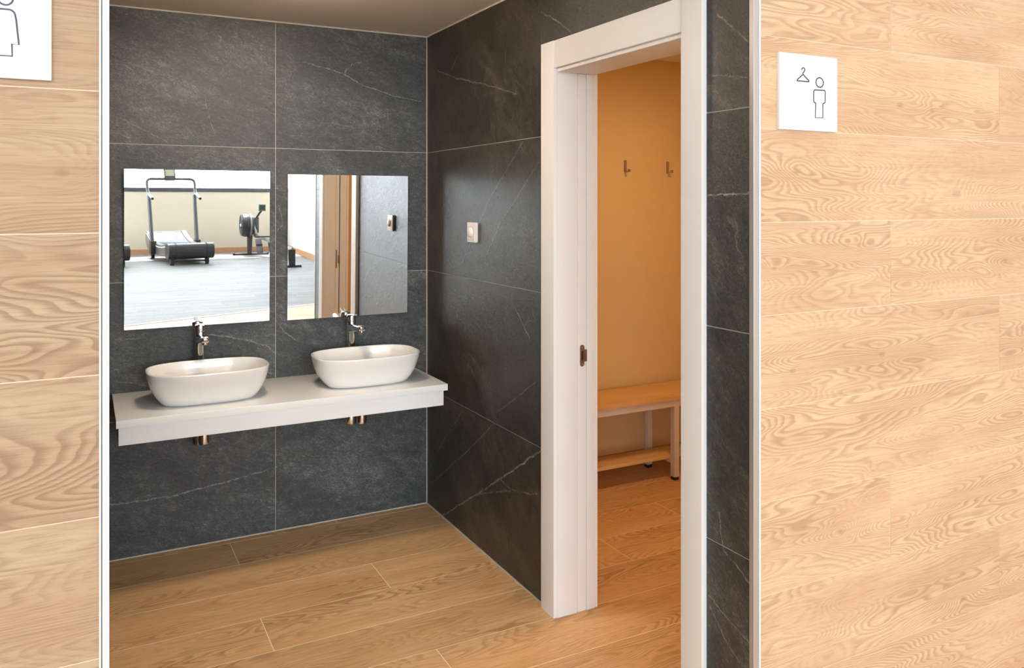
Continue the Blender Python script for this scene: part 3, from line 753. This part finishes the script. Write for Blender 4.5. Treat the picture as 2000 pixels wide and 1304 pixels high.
# ------------------------------------------------------------------ gym things seen in the mirrors
def dz(y):      # running surface height along the treadmill
    pts = [(0, .385), (.25, .345), (.5, .318), (.75, .31), (1.0, .325), (1.25, .375), (1.45, .44), (1.62, .51)]
    for (a, za), (b, zb) in zip(pts, pts[1:]):
        if y <= b: k = (y-a)/(b-a); return za+(zb-za)*k
    return pts[-1][1]
def make_treadmill():
    t_ = empty('curved_treadmill', (0, 0, 0))
    N_ = 24; ys = [.10+1.55*i/N_ for i in range(N_+1)]
    m = MB(); m.loft([[(-.27, y, dz(y)-.03), (.27, y, dz(y)-.03), (.27, y, dz(y)), (-.27, y, dz(y))] for y in ys]); bl = m.build('belt', M['belt_grey'], t_, angle=20)
    m = MB()
    for i in range(30):
        y = .14+i*.05; z = dz(y); m.box((-.268, y-.002, z-.004), (.268, y+.002, z+.0035))
    m.build('slat_ribs', M['grey_metal'], bl, smooth=False)
    for s in (-1, 1):
        x0, x1 = (s*.275, s*.375)
        top = [(y, dz(y)+.018) for y in ys]; nose = [(1.70, .50), (1.735, .43), (1.72, .33), (1.62, .22), (1.45, .155)]
        low = [(1.2, .125), (.9, .115), (.6, .12), (.3, .14), (.10, .16)]
        m = MB(); m.prism(top+nose+low, 0, min(x0, x1), max(x0, x1)); sp = m.build('side_panel', M['silver_panel'], t_, bevel=.012)
        m = MB(); m.loft([[(s*.3755, y, dz(y)-.035), (s*.379, y, dz(y)-.035), (s*.379, y, dz(y)-.020), (s*.3755, y, dz(y)-.020)] for y in ys]); m.build('side_stripe', M['sign_white'], sp, smooth=False)
    Rm = Matrix.Rotation(PI/2, 4, 'Y')
    m = MB()
    prof = [(-.02+.15*math.copysign(abs(math.cos(a))**.75, math.cos(a))*1.0, .255+.145*math.copysign(abs(math.sin(a))**.75, math.sin(a))) for a in [2*PI*i/28 for i in range(28)]]
    m.prism(prof, 0, -.405, .405); cw = m.build('rear_cowl', M['black_plastic'], t_, bevel=.012)
    for s in (-.27, .27):
        m = MB(); m.prism([(y*1.03+.0006, .255+(z-.255)*1.03) for y, z in prof], 0, s-.012, s+.012); m.build('cowl_band', M['black_rubber'], cw)
    m = MB(); m.box((-.22, -.178, .30), (.10, -.170, .305)); m.build('grip_slot', M['grey_metal'], cw, smooth=False)
    for s in (-1, 1):
        for y in (.0, 1.40):
            m = MB(); m.box((s*.31-.03, y-.04, .03), (s*.31+.03, y+.04, .16), bev=.004); f = m.build('leg', M['black_plastic'], t_)
            MB().lathe([(.036, 0), (.038, .006), (.034, .022), (.012, .03), (.012, .045)], (s*.31, y, 0), 20).build('foot_pad', M['black_rubber'], f)
    MB().box((-.30, -.012, .055), (.30, .012, .080)).build('cross_bar', M['black_plastic'], t_, smooth=False)
    for s in (-1, 1):
        u_ = MB().tube([(s*.41, .98, .13), (s*.415, 1.02, .35), (s*.425, 1.22, 1.25)], [.042, .038, .034], 16).build('upright', M['grey_metal'], t_)
        m = MB(); m.box((s*.41-.05, .90, .13), (s*.41+.05, 1.06, .38), bev=.02); m.build('upright_foot', M['black_plastic'], u_)
    path = fillet([(-.44, .90, 1.19), (-.44, 1.24, 1.28), (-.45, 1.32, 1.56), (.45, 1.32, 1.56), (.44, 1.24, 1.28), (.44, .90, 1.19)], .10, 7)
    hb = MB().tube(path, .026, 14).build('handlebar', M['grey_metal'], t_)
    for s in (-1, 1):
        MB().tube([(s*.44, .88, 1.185), (s*.44, .93, 1.198)], .024, 14).build('grip_end', M['black_rubber'], hb)
        MB().tube([(s*.44, .93, 1.198), (s*.44, 1.19, 1.267)], .0235, 14).build('grip_sleeve', M['alu_white'], hb)
    R = Matrix.Translation((.02, 1.30, 1.56)) @ Matrix.Rotation(math.radians(-18), 4, 'X')
    m = MB(); m.box((-.105, -.018, .0), (.105, .022, .225), bev=.008, M=R); cn_ = m.build('console', M['black_plastic'], t_)
    m = MB(); m.box((-.085, -.022, .055), (.085, -.017, .208), M=R); m.build('screen', M['screen_grey'], cn_, smooth=False)
    MB().box((-.07, 1.285, 1.525), (.11, 1.345, 1.595), bev=.01).build('console_clamp', M['grey_metal'], t_)
    MB().tube([(.02, 1.32, 1.53), (.02, 1.325, 1.40)], .005, 8).build('cable', M['black_rubber'], t_)
    return t_
tm = make_treadmill()
hd = math.atan2(.16, -.987)
tm.rotation_euler = (0, 0, hd); tm.location = (.165, -12.10, 0)
tag(tm, 'curved treadmill with grey handlebar, reflected in the left mirror', 'treadmill', 'curved treadmills by the gym window')
tm2 = copy_tree(tm); tm2.location = (-1.255, -12.02, 0)
tag(tm2, 'curved treadmill whose black rear cowl just shows at the left mirror edge', 'treadmill', 'curved treadmills by the gym window')

rw = empty('rowing_machine', (1.50, -13.60, 0), 0, 'air rowing machine with round flywheel cage, reflected in the mirrors', 'rowing machine')
Ry = Matrix.Rotation(PI/2, 4, 'Y')
# local frame: x right, +y towards the alcove along the rail; the rail veers slightly to +x
cage = MB().lathe([(.02, -.13), (.19, -.13), (.225, -.11), (.24, -.07), (.24, -.02), (.225, -.015), (.225, .03), (.215, .05), (.20, .10), (.12, .12), (.03, .125)], (-.05, 0, .62), 40, Ry).build('flywheel_cage', M['black_plastic'], rw)
m = MB()
for r in (.06, .10, .14, .18, .215):
    m.tube([(-.181, r*math.cos(2*PI*i/36), .62+r*math.sin(2*PI*i/36)) for i in range(37)], .0045, 6, caps=False)
for i in range(10):
    a = 2*PI*i/10; m.tube([(-.182, .02*math.cos(a), .62+.02*math.sin(a)), (-.182, .225*math.cos(a), .62+.225*math.sin(a))], .004, 6)
m.build('cage_grille', M['grey_metal'], cage)
MB().lathe([(.228, -.008), (.243, -.006), (.243, .026), (.228, .028)], (-.02, 0, .62), 40, Ry).build('cage_rim', M['silver_panel'], cage)
MB().lathe([(.002, .0), (.03, 0), (.026, .014), (.002, .018)], (-.183, 0, .62), 20, Matrix.Rotation(-PI/2, 4, 'Y')).build('hub', M['alu_white'], cage)
m = MB(); m.loft([[(-.05, -.03, .03), (.03, -.03, .03), (.03, .03, .03), (-.05, .03, .03)], [(-.06, -.035, .42), (.05, -.035, .42), (.05, .035, .42), (-.06, .035, .42)]]); m.build('front_leg', M['grey_metal'], rw, bevel=.006)
ff = MB().tube([(-.32, 0, .022), (.36, 0, .022)], .020, 12).build('front_foot', M['grey_metal'], rw)
for x in (-.32, .36): MB().lathe([(.022, -.02), (.026, -.01), (.026, .01), (.022, .02)], (x, 0, .026), 16, Ry).build('end_cap', M['black_rubber'], ff)
m = MB(); m.tube([(.07, .02, .60), (.10, .08, .40), (.20, .55, .36), (.285, 2.62, .33)], [.05, .05, .038, .038], 4); m.build('rail', M['silver_panel'], rw, angle=30, bevel=.004)
m = MB(); m.box((.08, -.03, .46), (.17, .05, .78), bev=.01); m.build('center_post', M['grey_metal'], rw)
m = MB(); m.tube([(.12, .02, .76), (.16, .10, .86), (.20, .22, .95)], .022, 10); ma = m.build('monitor_arm', M['grey_metal'], rw)
m = MB(); m.box((.13, .20, .92), (.27, .235, 1.06), bev=.008); mo = m.build('monitor', M['screen_green'], ma)
m = MB(); m.box((.145, .234, .94), (.255, .238, 1.045)); m.build('monitor_back', M['black_plastic'], mo, smooth=False)
MB().tube([(-.02, .62, .42), (.44, .62, .42)], .014, 10).build('handle', M['black_rubber'], rw)
for s in (-1, 1):
    R = Matrix.Translation((.20+s*.12, .60, .20)) @ Matrix.Rotation(math.radians(38), 4, 'X')
    m = MB(); m.box((-.06, -.015, -.12), (.06, .015, .20), bev=.01, M=R); fr = m.build('footrest', M['grey_metal'], rw)
    m = MB(); m.box((-.064, .012, .04), (.064, .024, .075), bev=.004, M=R); m.build('strap', M['black_rubber'], fr)
m = MB(); m.box((.13, 1.55, .40), (.38, 1.78, .435), bev=.015); m.build('seat', M['black_rubber'], rw)
m = MB(); m.loft([[(.225, 2.58, .03), (.335, 2.58, .03), (.335, 2.64, .03), (.225, 2.64, .03)], [(.205, 2.56, .33), (.335, 2.56, .33), (.335, 2.64, .33), (.205, 2.64, .33)]]); m.build('rear_leg', M['black_plastic'], rw, bevel=.006)
rf = MB().tube([(.13, 2.61, .022), (.45, 2.61, .022)], .020, 12).build('rear_foot', M['black_plastic'], rw)

sk = empty('wall_socket', (XR, -12.85, .45), 0, 'small white power socket on the white gym wall, seen in the right mirror', 'socket')
MB().box((-.012, -.04, 0), (0, .04, .08), bev=.003).build('plate', M['switch_side'], sk)
m = MB(); m.lathe([(.022, 0), (.024, .003), (.02, .0035), (.018, .001)], (-.012, 0, .04), 20, Matrix.Rotation(-PI/2, 4, 'Y')); m.build('outlet_ring', M['alu_grey'], sk)
